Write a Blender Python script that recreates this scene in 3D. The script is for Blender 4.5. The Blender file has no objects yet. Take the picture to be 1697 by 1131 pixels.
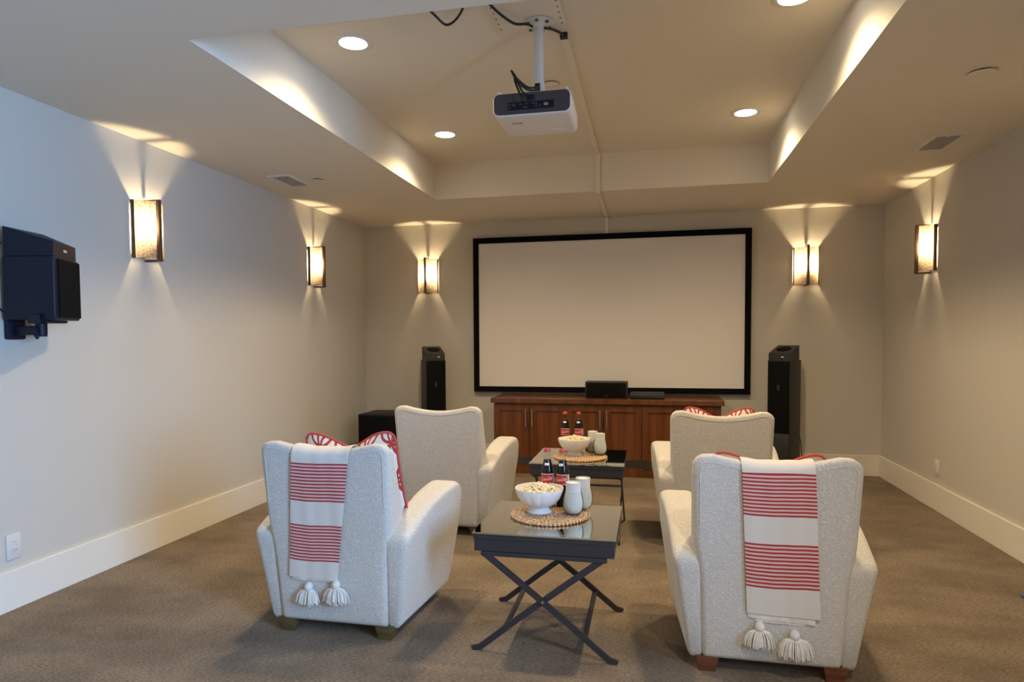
import bpy, bmesh, math, random
from mathutils import Vector, Matrix
PI = math.pi
random.seed(7)
SC = bpy.context.scene
COL = SC.collection

# ------------------------------------------------------------------ camera
F_PX = 1073.29
YAW, PITCH, ROLL = 0.2099, -0.0433, -0.0057
CAM_H = 1.2605
def camera():
    F = Vector((-math.sin(YAW), math.cos(YAW), 0)); R = Vector((math.cos(YAW), math.sin(YAW), 0)); U = Vector((0, 0, 1))
    F2 = F * math.cos(PITCH) + U * math.sin(PITCH); U2 = U * math.cos(PITCH) - F * math.sin(PITCH)
    R3 = R * math.cos(ROLL) + U2 * math.sin(ROLL); U3 = U2 * math.cos(ROLL) - R * math.sin(ROLL)
    cd = bpy.data.cameras.new('camera'); co = bpy.data.objects.new('camera', cd); COL.objects.link(co)
    m = Matrix((R3, U3, -F2)).transposed().to_4x4(); m.translation = Vector((0, 0, CAM_H))
    co.matrix_world = m
    cd.sensor_width = 36; cd.lens = F_PX / 1697 * 36; cd.shift_y = 43.43 / 1697
    cd.clip_start = 0.05
    SC.camera = co
camera()

# ------------------------------------------------------------------ world, daylight, exposure
SC.view_settings.view_transform = 'Standard'; SC.view_settings.look = 'None'
SC.view_settings.gamma = 1; SC.view_settings.exposure = 0.58
SC.view_settings.use_curve_mapping = False
w = bpy.data.worlds.new('sky'); SC.world = w; w.use_nodes = True
w.node_tree.nodes['Background'].inputs[0].default_value = (0.45, 0.62, 1.0, 1)
w.node_tree.nodes['Background'].inputs[1].default_value = 0.25

def area_light(name, loc, direction, sx, sy, power, color):
    d = bpy.data.lights.new(name, 'AREA'); d.shape = 'RECTANGLE'; d.size = sx; d.size_y = sy; d.energy = power; d.color = color
    o = bpy.data.objects.new(name, d); COL.objects.link(o); o.location = loc
    o.rotation_euler = Vector(direction).to_track_quat('-Z', 'Z').to_euler()
    return o
# daylight coming in through the window of the right wall, behind the camera
area_light('daylight', (4.6, -.9, 1.75), (-1, 0.15, -0.03), 4.0, 2.3, 760, (0.25, 0.54, 1.0))

WARM = (1.0, 0.765, 0.46)
SPOT_W = 67; BULB_W = 12.5; LENS_E = 14

# ------------------------------------------------------------------ materials
def mat(name, color=(.8, .8, .8), rough=.6, metal=0, spec=.5, bump=None, var=None, sheen=0, coat=0):
    m = bpy.data.materials.new(name); m.use_nodes = True
    nt = m.node_tree; b = nt.nodes['Principled BSDF']
    b.inputs['Base Color'].default_value = (*color, 1); b.inputs['Roughness'].default_value = rough
    b.inputs['Metallic'].default_value = metal; b.inputs['Specular IOR Level'].default_value = spec
    if sheen: b.inputs['Sheen Weight'].default_value = sheen
    if coat: b.inputs['Coat Weight'].default_value = coat; b.inputs['Coat Roughness'].default_value = .15
    tc = None
    def coords(scale):
        nonlocal tc
        if tc is None: tc = nt.nodes.new('ShaderNodeTexCoord')
        mp = nt.nodes.new('ShaderNodeMapping'); mp.inputs['Scale'].default_value = scale if isinstance(scale, (tuple, list)) else (scale,) * 3
        nt.links.new(tc.outputs['Object'], mp.inputs[0]); return mp.outputs[0]
    if var:                                     # (scale, amount, [second colour])
        n = nt.nodes.new('ShaderNodeTexNoise'); n.inputs['Scale'].default_value = 1; n.inputs['Detail'].default_value = 6
        nt.links.new(coords(var[0]), n.inputs['Vector'])
        r = nt.nodes.new('ShaderNodeValToRGB'); a = var[1]
        r.color_ramp.elements[0].position = .3; r.color_ramp.elements[1].position = .7
        c2 = var[2] if len(var) > 2 else tuple(c * (1 - a) for c in color)
        r.color_ramp.elements[0].color = (*c2, 1)
        r.color_ramp.elements[1].color = (*(min(1, c * (1 + a * .5)) for c in color), 1)
        nt.links.new(n.outputs['Fac'], r.inputs[0]); nt.links.new(r.outputs[0], b.inputs['Base Color'])
    if bump:                                    # (scale, strength, distance)
        n = nt.nodes.new('ShaderNodeTexNoise'); n.inputs['Scale'].default_value = 1; n.inputs['Detail'].default_value = 4
        nt.links.new(coords(bump[0]), n.inputs['Vector'])
        bp = nt.nodes.new('ShaderNodeBump'); bp.inputs['Strength'].default_value = bump[1]; bp.inputs['Distance'].default_value = bump[2]
        nt.links.new(n.outputs['Fac'], bp.inputs['Height']); nt.links.new(bp.outputs[0], b.inputs['Normal'])
    return m

def emit(name, color, strength):
    m = bpy.data.materials.new(name); m.use_nodes = True; nt = m.node_tree; nt.nodes.clear()
    e = nt.nodes.new('ShaderNodeEmission'); e.inputs[0].default_value = (*color, 1); e.inputs[1].default_value = strength
    o = nt.nodes.new('ShaderNodeOutputMaterial'); nt.links.new(e.outputs[0], o.inputs[0]); return m

def uv_math(nt, op, a, b=None):
    n = nt.nodes.new('ShaderNodeMath'); n.operation = op
    for i, x in enumerate((a, b)):
        if x is None: continue
        if isinstance(x, (int, float)): n.inputs[i].default_value = x
        else: nt.links.new(x, n.inputs[i])
    return n.outputs[0]

def thin_glass(name, tint=(.93, .96, .95), refl=.12):
    m = bpy.data.materials.new(name); m.use_nodes = True; nt = m.node_tree; nt.nodes.clear()
    t = nt.nodes.new('ShaderNodeBsdfTransparent'); t.inputs[0].default_value = (*tint, 1)
    g = nt.nodes.new('ShaderNodeBsdfGlossy'); g.inputs['Roughness'].default_value = .03
    lw = nt.nodes.new('ShaderNodeLayerWeight'); lw.inputs[0].default_value = refl
    mx = nt.nodes.new('ShaderNodeMixShader'); o = nt.nodes.new('ShaderNodeOutputMaterial')
    nt.links.new(uv_math(nt, 'MULTIPLY', lw.outputs['Fresnel'], .55), mx.inputs[0]); nt.links.new(t.outputs[0], mx.inputs[1]); nt.links.new(g.outputs[0], mx.inputs[2])
    nt.links.new(mx.outputs[0], o.inputs[0]); return m

def shade_material():
    m = bpy.data.materials.new('mica_shade'); m.use_nodes = True; nt = m.node_tree; nt.nodes.clear()
    tc = nt.nodes.new('ShaderNodeTexCoord')
    n = nt.nodes.new('ShaderNodeTexNoise'); n.inputs['Scale'].default_value = 140; n.inputs['Detail'].default_value = 5
    nt.links.new(tc.outputs['Object'], n.inputs['Vector'])
    r = nt.nodes.new('ShaderNodeValToRGB'); r.color_ramp.elements[0].position = .35; r.color_ramp.elements[1].position = .62
    r.color_ramp.elements[0].color = (.15, .115, .08, 1); r.color_ramp.elements[1].color = (.46, .385, .29, 1)
    nt.links.new(n.outputs['Fac'], r.inputs[0])
    tr = nt.nodes.new('ShaderNodeBsdfTranslucent'); di = nt.nodes.new('ShaderNodeBsdfDiffuse')
    nt.links.new(r.outputs[0], tr.inputs[0]); nt.links.new(r.outputs[0], di.inputs[0])
    mx = nt.nodes.new('ShaderNodeMixShader'); mx.inputs[0].default_value = .45
    nt.links.new(tr.outputs[0], mx.inputs[1]); nt.links.new(di.outputs[0], mx.inputs[2])
    o = nt.nodes.new('ShaderNodeOutputMaterial'); nt.links.new(mx.outputs[0], o.inputs[0]); return m

def sherpa_material():
    m = mat('sherpa', (.80, .765, .70), .95, spec=.1, sheen=.25); nt = m.node_tree; b = nt.nodes['Principled BSDF']
    tc = nt.nodes.new('ShaderNodeTexCoord')
    v = nt.nodes.new('ShaderNodeTexVoronoi'); v.inputs['Scale'].default_value = 190; v.feature = 'SMOOTH_F1'; v.inputs['Smoothness'].default_value = .5
    ns = nt.nodes.new('ShaderNodeTexNoise'); ns.inputs['Scale'].default_value = 110; ns.inputs['Detail'].default_value = 4
    mixv = nt.nodes.new('ShaderNodeVectorMath'); mixv.operation = 'MULTIPLY_ADD'
    nt.links.new(tc.outputs['Object'], ns.inputs['Vector']); nt.links.new(ns.outputs['Color'], mixv.inputs[0])
    mixv.inputs[1].default_value = (.012, .012, .012); nt.links.new(tc.outputs['Object'], mixv.inputs[2]); nt.links.new(mixv.outputs[0], v.inputs['Vector'])
    ad = nt.nodes.new('ShaderNodeMath'); ad.operation = 'MULTIPLY_ADD'; ad.inputs[1].default_value = -1.0
    nt.links.new(v.outputs['Distance'], ad.inputs[0]); nt.links.new(ns.outputs['Fac'], ad.inputs[2])
    bp = nt.nodes.new('ShaderNodeBump'); bp.inputs['Strength'].default_value = .42; bp.inputs['Distance'].default_value = .0045
    nt.links.new(ad.outputs[0], bp.inputs['Height']); nt.links.new(bp.outputs[0], b.inputs['Normal'])
    r = nt.nodes.new('ShaderNodeValToRGB'); r.color_ramp.elements[0].position = -.0; r.color_ramp.elements[1].position = .6
    r.color_ramp.elements[0].color = (.60, .57, .515, 1); r.color_ramp.elements[1].color = (.86, .825, .76, 1)
    nt.links.new(ad.outputs[0], r.inputs[0]); nt.links.new(r.outputs[0], b.inputs['Base Color'])
    return m

def mix_color(nt, fac, c1, c2):
    n = nt.nodes.new('ShaderNodeMix'); n.data_type = 'RGBA'
    nt.links.new(fac, n.inputs[0])
    for i, c in ((6, c1), (7, c2)):
        if isinstance(c, tuple): n.inputs[i].default_value = (*c, 1)
        else: nt.links.new(c, n.inputs[i])
    return n.outputs[2]

def throw_material(name, groups):
    m = mat(name, (.78, .74, .68), .9, spec=.15, sheen=.15, bump=((500, 500, 500), .25, .001)); nt = m.node_tree; b = nt.nodes['Principled BSDF']
    uv = nt.nodes.new('ShaderNodeUVMap'); sp = nt.nodes.new('ShaderNodeSeparateXYZ'); nt.links.new(uv.outputs[0], sp.inputs[0])
    col = (.74, .69, .62)
    for lo, hi in groups:                       # twelve red stripes with pink between
        p = (hi - lo) / 11.5
        t = uv_math(nt, 'DIVIDE', uv_math(nt, 'SUBTRACT', sp.outputs[1], lo), p)
        inside = uv_math(nt, 'MULTIPLY', uv_math(nt, 'GREATER_THAN', t, 0.0), uv_math(nt, 'LESS_THAN', t, 11.5))
        red = uv_math(nt, 'LESS_THAN', uv_math(nt, 'FRACT', t), .48)
        stripe = mix_color(nt, red, (.74, .50, .46), (.42, .042, .040))
        col = mix_color(nt, inside, col, stripe)
    nt.links.new(col, b.inputs['Base Color']); return m

def lattice_material():
    m = mat('lattice_fabric', (.8, .76, .7), .85, spec=.2); nt = m.node_tree; b = nt.nodes['Principled BSDF']
    uv = nt.nodes.new('ShaderNodeUVMap'); out = None
    for ox, oy, kx, ky, r in ((.25, .2, 3.9, 2.6, .46), (.75, .7, 3.9, 2.6, .46)):
        mp = nt.nodes.new('ShaderNodeMapping'); mp.inputs['Scale'].default_value = (kx, ky, 1); mp.inputs['Location'].default_value = (ox, oy, 0)
        nt.links.new(uv.outputs[0], mp.inputs[0])
        fr = nt.nodes.new('ShaderNodeVectorMath'); fr.operation = 'FRACTION'; nt.links.new(mp.outputs[0], fr.inputs[0])
        sb = nt.nodes.new('ShaderNodeVectorMath'); sb.operation = 'SUBTRACT'; nt.links.new(fr.outputs[0], sb.inputs[0]); sb.inputs[1].default_value = (.5, .5, 0)
        ln = nt.nodes.new('ShaderNodeVectorMath'); ln.operation = 'LENGTH'; nt.links.new(sb.outputs[0], ln.inputs[0])
        d = uv_math(nt, 'ABSOLUTE', uv_math(nt, 'SUBTRACT', ln.outputs['Value'], r))
        k = uv_math(nt, 'LESS_THAN', d, .040)
        out = k if out is None else uv_math(nt, 'MAXIMUM', out, k)
    nt.links.new(mix_color(nt, out, (.82, .78, .72), (.46, .055, .045)), b.inputs['Base Color']); return m

def carpet_material():
    m = mat('carpet', (.17, .13, .09), 1.0, spec=.05); nt = m.node_tree; b = nt.nodes['Principled BSDF']
    tc = nt.nodes.new('ShaderNodeTexCoord')
    def noise(scale, detail, rough=.6):
        mp = nt.nodes.new('ShaderNodeMapping'); mp.inputs['Scale'].default_value = scale; nt.links.new(tc.outputs['Object'], mp.inputs[0])
        n = nt.nodes.new('ShaderNodeTexNoise'); n.inputs['Scale'].default_value = 1; n.inputs['Detail'].default_value = detail; n.inputs['Roughness'].default_value = rough
        nt.links.new(mp.outputs[0], n.inputs['Vector']); return n.outputs['Fac']
    fine = noise((60, 190, 90), 5, .8); blot = noise((2.2, 3.2, 1), 4)
    r1 = nt.nodes.new('ShaderNodeValToRGB'); r1.color_ramp.elements[0].position = .33; r1.color_ramp.elements[1].position = .68
    r1.color_ramp.elements[0].color = (.112, .086, .062, 1); r1.color_ramp.elements[1].color = (.43, .342, .252, 1)
    nt.links.new(fine, r1.inputs[0])
    r2 = nt.nodes.new('ShaderNodeValToRGB'); r2.color_ramp.elements[0].position = .35; r2.color_ramp.elements[1].position = .65
    r2.color_ramp.elements[0].color = (.76, .76, .76, 1); r2.color_ramp.elements[1].color = (1.12, 1.12, 1.12, 1)
    nt.links.new(blot, r2.inputs[0])
    mx = nt.nodes.new('ShaderNodeMix'); mx.data_type = 'RGBA'; mx.blend_type = 'MULTIPLY'; mx.inputs[0].default_value = 1
    nt.links.new(r1.outputs[0], mx.inputs[6]); nt.links.new(r2.outputs[0], mx.inputs[7]); nt.links.new(mx.outputs[2], b.inputs['Base Color'])
    bp = nt.nodes.new('ShaderNodeBump'); bp.inputs['Strength'].default_value = .8; bp.inputs['Distance'].default_value = .008
    nt.links.new(fine, bp.inputs['Height']); nt.links.new(bp.outputs[0], b.inputs['Normal']); return m

def wood_material():
    m = mat('cherry_wood', (.20, .055, .02), .26, spec=.5); nt = m.node_tree; b = nt.nodes['Principled BSDF']
    tc = nt.nodes.new('ShaderNodeTexCoord'); mp = nt.nodes.new('ShaderNodeMapping'); mp.inputs['Scale'].default_value = (14, 14, 1.6)
    nt.links.new(tc.outputs['Object'], mp.inputs[0])
    n = nt.nodes.new('ShaderNodeTexNoise'); n.inputs['Scale'].default_value = 1; n.inputs['Detail'].default_value = 7; n.inputs['Distortion'].default_value = .6
    nt.links.new(mp.outputs[0], n.inputs['Vector'])
    r = nt.nodes.new('ShaderNodeValToRGB'); r.color_ramp.elements[0].position = .3; r.color_ramp.elements[1].position = .72
    r.color_ramp.elements[0].color = (.092, .029, .009, 1); r.color_ramp.elements[1].color = (.180, .058, .017, 1)
    nt.links.new(n.outputs['Fac'], r.inputs[0]); nt.links.new(r.outputs[0], b.inputs['Base Color']); return m

M = {}
M['wall'] = mat('wall_paint', (.62, .585, .51), .75, spec=.25, bump=((90, 90, 40), .06, .002))
M['ceiling'] = mat('ceiling_paint', (.78, .725, .615), .8, spec=.2)
M['trim'] = mat('trim_paint', (.82, .775, .68), .45, spec=.4)
M['carpet'] = carpet_material()
M['sherpa'] = sherpa_material()
M['leg_wood'] = mat('leg_wood', (.13, .085, .03), .5, var=((8, 8, 60), .4))
M['red_wood'] = mat('red_leg_wood', (.17, .06, .025), .5, var=((8, 8, 60), .4))
M['bronze'] = mat('dark_bronze', (.075, .058, .045), .38, metal=.6)
M['sconce_bronze'] = mat('sconce_bronze', (.16, .11, .075), .4, metal=.7)
M['shade'] = shade_material()
M['bulb'] = emit('bulb_glow', WARM, 1)
M['socket'] = mat('socket', (.55, .5, .42), .6)
M['black'] = mat('black_plastic_daylight_tint', (.005, .007, .019), .5, spec=.35)  # navy tint puts the blue daylight reflected by the wall speaker into the colour
M['grille'] = mat('black_grille_cloth', (.006, .006, .007), .9, spec=.1, bump=((600, 600, 600), .4, .001))
M['satin'] = mat('black_satin', (.024, .023, .023), .5, spec=.4)
M['velvet'] = mat('black_velvet', (.006, .006, .007), .95, spec=.08)
M['screen'] = mat('screen_fabric', (.85, .82, .78), .9, spec=.1, bump=((220, 220, 220), .12, .001))
M['white'] = mat('white_plastic', (.72, .69, .65), .42)
M['metal_white'] = mat('white_paint_metal', (.75, .72, .66), .45)
M['nickel'] = mat('brushed_nickel', (.55, .53, .50), .3, metal=1)
M['steel'] = mat('screw_steel', (.2, .17, .13), .4, metal=.8)
M['wood'] = wood_material()
M['tabletop'] = mat('smoked_mirror', (.78, .79, .75), .02, metal=1)
M['tableframe'] = mat('gunmetal_frame', (.060, .060, .072), .40, metal=.55)
M['glass_edge'] = mat('glass_edge', (.02, .04, .035), .1)
M['bowl'] = mat('white_porcelain', (.82, .82, .80), .16, spec=.5)
M['popcorn'] = mat('popcorn', (.88, .80, .60), .8, var=((70, 70, 70), .2, (.84, .68, .38)))
M['grass'] = mat('seagrass', (.56, .40, .25), .7, var=((75, 75, 75), .5, (.34, .20, .10)))
M['grass_dark'] = mat('seagrass_dark', (.12, .062, .026), .8)
M['glass'] = thin_glass('clear_glass')
M['tumbler'] = thin_glass('tumbler_glass', (.95, .97, .96), .10)
M['paper'] = mat('white_paper', (.80, .78, .74), .8)
M['paper_grey'] = mat('grey_paper', (.60, .595, .585), .8)
M['cola'] = mat('dark_cola', (.010, .004, .003), .08, spec=.6)
M['cap_red'] = mat('red_bottle_cap', (.55, .09, .09), .4, metal=.2)
M['label_red'] = mat('red_label', (.56, .028, .02), .45)
M['label_white'] = mat('white_label', (.85, .82, .80), .45)
M['badge'] = mat('silver_badge', (.75, .75, .75), .35, metal=.4)
M['lattice'] = lattice_material()
M['linen'] = mat('beige_linen', (.56, .46, .34), .9, bump=((400, 400, 400), .3, .001))
M['piping'] = mat('red_piping', (.50, .07, .055), .8)
M['cotton'] = mat('cream_cotton', (.80, .76, .68), .95, var=((40, 40, 40), .15), bump=((250, 250, 250), .4, .002))
M['cable'] = mat('black_cable', (.010, .010, .010), .5)
M['dark_panel'] = mat('grey_panel', (.060, .053, .056), .5)
M['ink'] = mat('dark_ink', (.06, .06, .06), .6)
M['blue'] = mat('blue_plastic', (.03, .10, .42), .5)
M['pane'] = thin_glass('window_glass', (.97, .98, 1.0), .08)
M['vent_grey'] = mat('vent_grey', (.42, .41, .39), .5)
M['slot'] = mat('dark_slot', (.03, .03, .03), .7)
M['throw_a'] = throw_material('striped_throw_cloth', ((.337, .494), (.596, .758)))
M['throw_b'] = throw_material('striped_throw_cloth_b', ((.359, .525), (.627, .783)))  # same cloth colours as the other throw, stripes placed differently

# ------------------------------------------------------------------ mesh helpers
class MB:
    def __init__(s): s.v = []; s.f = []; s.m = []; s.uv = {}
    def add(s, vs, fs, mi=0, uvs=None):
        o = len(s.v); s.v += [tuple(p) for p in vs]
        for f in fs: s.f.append(tuple(i + o for i in f)); s.m.append(mi)
        if uvs:
            for i, u in enumerate(uvs): s.uv[o + i] = u
        return s
    def box(s, lo, hi, r=0, mi=0, k=2, tf=None):
        lo = Vector(lo); hi = Vector(hi); bm = bmesh.new(); bmesh.ops.create_cube(bm, size=1)
        for v in bm.verts: v.co = Vector(((v.co.x + .5) * (hi.x - lo.x) + lo.x, (v.co.y + .5) * (hi.y - lo.y) + lo.y, (v.co.z + .5) * (hi.z - lo.z) + lo.z))
        if r: bmesh.ops.bevel(bm, geom=list(bm.edges), offset=r, segments=k, affect='EDGES', profile=.5)
        bm.verts.index_update()
        vs = [v.co.copy() for v in bm.verts]; fs = [[v.index for v in f.verts] for f in bm.faces]; bm.free()
        if tf: vs = [tf(p) for p in vs]
        return s.add(vs, fs, mi)
    def tube(s, path, r, n=8, mi=0, cap=True, closed=False):
        P = [Vector(p) for p in path]; N = len(P); rs = r if isinstance(r, (list, tuple)) else [r] * N
        vs = []; up = None
        for i in range(N):
            if closed: t = (P[(i + 1) % N] - P[i - 1]).normalized()
            else: t = (P[min(i + 1, N - 1)] - P[max(i - 1, 0)]).normalized()
            if up is None:
                up = Vector((0, 0, 1)) if abs(t.z) < .9 else Vector((1, 0, 0))
            a = up - t * up.dot(t)
            a = a.normalized() if a.length > 1e-6 else t.orthogonal().normalized(); up = a; b = t.cross(a)
            for j in range(n):
                q = 2 * PI * j / n; vs.append(P[i] + (a * math.cos(q) + b * math.sin(q)) * rs[i])
        fs = []
        for i in range(N if closed else N - 1):
            for j in range(n):
                i2 = (i + 1) % N
                fs.append((i * n + j, i * n + (j + 1) % n, i2 * n + (j + 1) % n, i2 * n + j))
        if cap and not closed: fs.append(tuple(range(n))[::-1]); fs.append(tuple((N - 1) * n + j for j in range(n)))
        return s.add(vs, fs, mi)
    def lathe(s, prof, n=32, c=(0, 0, 0), mi=0, rad=None, cap=True):
        vs = []; fs = []; N = len(prof)
        for r, z in prof:
            for j in range(n):
                q = 2 * PI * j / n; k = rad(q, r, z) if rad else r
                vs.append((c[0] + k * math.cos(q), c[1] + k * math.sin(q), c[2] + z))
        for i in range(N - 1):
            for j in range(n): fs.append((i * n + j, i * n + (j + 1) % n, (i + 1) * n + (j + 1) % n, (i + 1) * n + j))
        if cap: fs.append(tuple(range(n))[::-1]); fs.append(tuple((N - 1) * n + j for j in range(n)))
        return s.add(vs, fs, mi)
    def prism(s, poly, axis, a, b, mi=0):
        """extrude a 2D polygon along axis: 'x' poly=(y,z), 'y' poly=(x,z), 'z' poly=(x,y)"""
        def p3(p, t): return {'x': (t, p[0], p[1]), 'y': (p[0], t, p[1]), 'z': (p[0], p[1], t)}[axis]
        n = len(poly); vs = [p3(p, a) for p in poly] + [p3(p, b) for p in poly]
        fs = [tuple(range(n))[::-1], tuple(range(n, 2 * n))] + [(i, (i + 1) % n, n + (i + 1) % n, n + i) for i in range(n)]
        return s.add(vs, fs, mi)
    def grid(s, nu, nv, fn, mi=0, uvfn=None, closed_u=False):
        vs = [fn(i / (nu - 1), j / (nv - 1)) for j in range(nv) for i in range(nu)]
        uvs = [uvfn(i / (nu - 1), j / (nv - 1)) for j in range(nv) for i in range(nu)] if uvfn else None
        fs = [(j * nu + i, j * nu + i + 1, (j + 1) * nu + i + 1, (j + 1) * nu + i) for j in range(nv - 1) for i in range(nu - 1)]
        return s.add(vs, fs, mi, uvs)
    def pillow_extrude(s, poly, t, r, mp, k=4, inner=(.75, .5, .25), mi=0):
        """solid of a 2D outline (a,b) with thickness t and edges rounded by r; mp(a,b,c) gives the 3D point, c in 0..t"""
        n = len(poly); P = [Vector((p[0], p[1])) for p in poly]
        area = sum(P[i].x * P[(i + 1) % n].y - P[(i + 1) % n].x * P[i].y for i in range(n))
        sg = 1 if area > 0 else -1
        nr = []
        for i in range(n):
            d = P[(i + 1) % n] - P[i - 1]; d = d.normalized() if d.length > 1e-9 else Vector((1, 0)); nr.append(Vector((-d.y, d.x)) * sg)
        cen = sum(P, Vector((0, 0))) / n
        rings = []
        base = [P[i] + nr[i] * r for i in range(n)]
        for f in inner[::-1]: rings.append(([cen + (b - cen) * f for b in base], 0))
        for q in range(k + 1):
            a = PI / 2 * q / k; rings.append(([P[i] + nr[i] * r * (1 - math.sin(a)) for i in range(n)], r * (1 - math.cos(a))))
        rings += [(ring, t - c) for ring, c in rings[::-1]]
        vs = [mp(p.x, p.y, c) for ring, c in rings for p in ring]; fs = []
        for a in range(len(rings) - 1):
            for i in range(n): fs.append((a * n + i, a * n + (i + 1) % n, (a + 1) * n + (i + 1) % n, (a + 1) * n + i))
        o = len(vs); c0 = mp(cen.x, cen.y, 0); c1 = mp(cen.x, cen.y, t); vs += [c0, c1]; L = (len(rings) - 1) * n
        for i in range(n): fs.append((o, (i + 1) % n, i)); fs.append((o + 1, L + i, L + (i + 1) % n))
        return s.add(vs, fs, mi)
    def obj(s, name, mats, parent=None, smooth=True, loc=None, sharp=38):
        me = bpy.data.meshes.new(name); me.from_pydata(s.v, [], s.f)
        if not isinstance(mats, (list, tuple)): mats = [mats]
        for m in mats: me.materials.append(m)
        for p, mi in zip(me.polygons, s.m): p.material_index = mi
        if s.uv:
            ul = me.uv_layers.new(name='UVMap')
            for l in me.loops: ul.data[l.index].uv = s.uv.get(l.vertex_index, (0, 0))
        bm = bmesh.new(); bm.from_mesh(me); bmesh.ops.recalc_face_normals(bm, faces=bm.faces); bm.to_mesh(me); bm.free()
        if smooth:
            for p in me.polygons: p.use_smooth = True
            me.set_sharp_from_angle(angle=math.radians(sharp))
        o = bpy.data.objects.new(name, me); COL.objects.link(o)
        if parent: o.parent = parent
        if loc: o.location = loc
        return o

def thing(name, label, cat, loc=(0, 0, 0), rz=0, group=None):
    o = bpy.data.objects.new(name, None); COL.objects.link(o); o.empty_display_size = .05
    o.location = loc; o.rotation_euler = (0, 0, rz); return tag(o, label, cat, group)
def tag(o, label=None, cat=None, group=None, kind=None):
    if label: o['label'] = label
    if cat: o['category'] = cat
    if group: o['group'] = group
    if kind: o['kind'] = kind
    return o
def dup(root, loc, rz=None, label=None):
    r = root.copy(); COL.objects.link(r); r.location = loc
    if rz is not None: r.rotation_euler = (0, 0, rz)
    if label: r['label'] = label
    for ch in list(root.children):
        c = ch.copy(); COL.objects.link(c); c.parent = r
        for g in list(ch.children):
            d = g.copy(); COL.objects.link(d); d.parent = c
    return r
def struct(o, label=None, cat=None):
    o['kind'] = 'structure'
    if label: o['label'] = label
    if cat: o['category'] = cat
    return o
def smoothpath(pts, n=8):
    P = [Vector(p) for p in pts]; out = []
    for i in range(len(P) - 1):
        p0 = P[max(i - 1, 0)]; p1 = P[i]; p2 = P[i + 1]; p3 = P[min(i + 2, len(P) - 1)]
        for k in range(n):
            t = k / n
            out.append(.5 * ((2 * p1) + (p2 - p0) * t + (2 * p0 - 5 * p1 + 4 * p2 - p3) * t * t + (3 * p1 - p0 - 3 * p2 + p3) * t ** 3))
    return out + [P[-1]]
def text_mesh(txt, height, shear=0, depth=.0004, bold=0):
    cu = bpy.data.curves.new('lettering', 'FONT'); cu.body = txt; cu.size = 1; cu.shear = shear; cu.offset = bold; cu.align_x = 'CENTER'; cu.align_y = 'CENTER'
    o = bpy.data.objects.new('lettering', cu); COL.objects.link(o)
    dg = bpy.context.evaluated_depsgraph_get(); me = bpy.data.meshes.new_from_object(o.evaluated_get(dg))
    vs = [v.co.copy() for v in me.vertices]; fs = [tuple(p.vertices) for p in me.polygons]
    bpy.data.objects.remove(o); bpy.data.curves.remove(cu); bpy.data.meshes.remove(me)
    k = height / .72
    return [(v.x * k, v.y * k) for v in vs], fs

# ------------------------------------------------------------------ the room
XL, XR, YB, YF, H = -2.938, 2.044, 6.382, -3.2, 2.44
TX0, TX1, TY0, TY1, TZ = -1.7715, 0.8736, 2.271, 5.265, 2.736
BBH, T = .189, .016
WY0, WY1, WZ0, WZ1 = -1.2, .90, .70, 2.30
struct(MB().add([(XL, YF, 0), (XR, YF, 0), (XR, YB, 0), (XL, YB, 0)], [(0, 1, 2, 3)]).obj('floor', M['carpet'], smooth=False), 'brown cut pile carpet floor')
struct(MB().add([(XL, YF, 0), (XL, YB, 0), (XL, YB, H), (XL, YF, H)], [(0, 1, 2, 3)]).obj('wall_left', M['wall'], smooth=False), 'greige painted left wall')
struct(MB().add([(XL, YB, 0), (XR, YB, 0), (XR, YB, H), (XL, YB, H)], [(0, 1, 2, 3)]).obj('wall_back', M['wall'], smooth=False), 'greige wall behind the projection screen')
struct(MB().add([(XL, YF, 0), (XR, YF, 0), (XR, YF, H), (XL, YF, H)], [(0, 1, 2, 3)]).obj('wall_front', M['wall'], smooth=False), 'greige wall behind the camera')
mb = MB()
mb.add([(XR, WY1, 0), (XR, YB, 0), (XR, YB, H), (XR, WY1, H)], [(0, 1, 2, 3)])
mb.add([(XR, YF, 0), (XR, WY0, 0), (XR, WY0, H), (XR, YF, H)], [(0, 1, 2, 3)])
mb.add([(XR, WY0, 0), (XR, WY1, 0), (XR, WY1, WZ0), (XR, WY0, WZ0)], [(0, 1, 2, 3)])
mb.add([(XR, WY0, WZ1), (XR, WY1, WZ1), (XR, WY1, H), (XR, WY0, H)], [(0, 1, 2, 3)])
struct(mb.obj('wall_right', M['wall'], smooth=False), 'greige painted right wall')
mb = MB()
mb.add([(XL, YF, H), (XR, YF, H), (XR, YB, H), (XL, YB, H), (TX0, TY0, H), (TX1, TY0, H), (TX1, TY1, H), (TX0, TY1, H)],
       [(0, 1, 5, 4), (1, 2, 6, 5), (2, 3, 7, 6), (3, 0, 4, 7)])
mb.add([(TX0, TY0, H), (TX1, TY0, H), (TX1, TY1, H), (TX0, TY1, H), (TX0, TY0, TZ), (TX1, TY0, TZ), (TX1, TY1, TZ), (TX0, TY1, TZ)],
       [(0, 1, 5, 4), (1, 2, 6, 5), (2, 3, 7, 6), (3, 0, 4, 7), (4, 5, 6, 7)])
struct(mb.obj('ceiling', M['ceiling'], smooth=False), 'greige ceiling with a recessed tray')
struct(MB().box((XL, YF, 0), (XL + T, YB, BBH), .003).obj('baseboard_left', M['trim'], smooth=False), 'tall cream baseboard of the left wall')
struct(MB().box((XR - T, YF, 0), (XR, YB, BBH), .003).obj('baseboard_right', M['trim'], smooth=False), 'tall cream baseboard of the right wall')
struct(MB().box((XL + T, YB - T, 0), (XR - T, YB, BBH), .003).obj('baseboard_back', M['trim'], smooth=False), 'tall cream baseboard of the screen wall')
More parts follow.
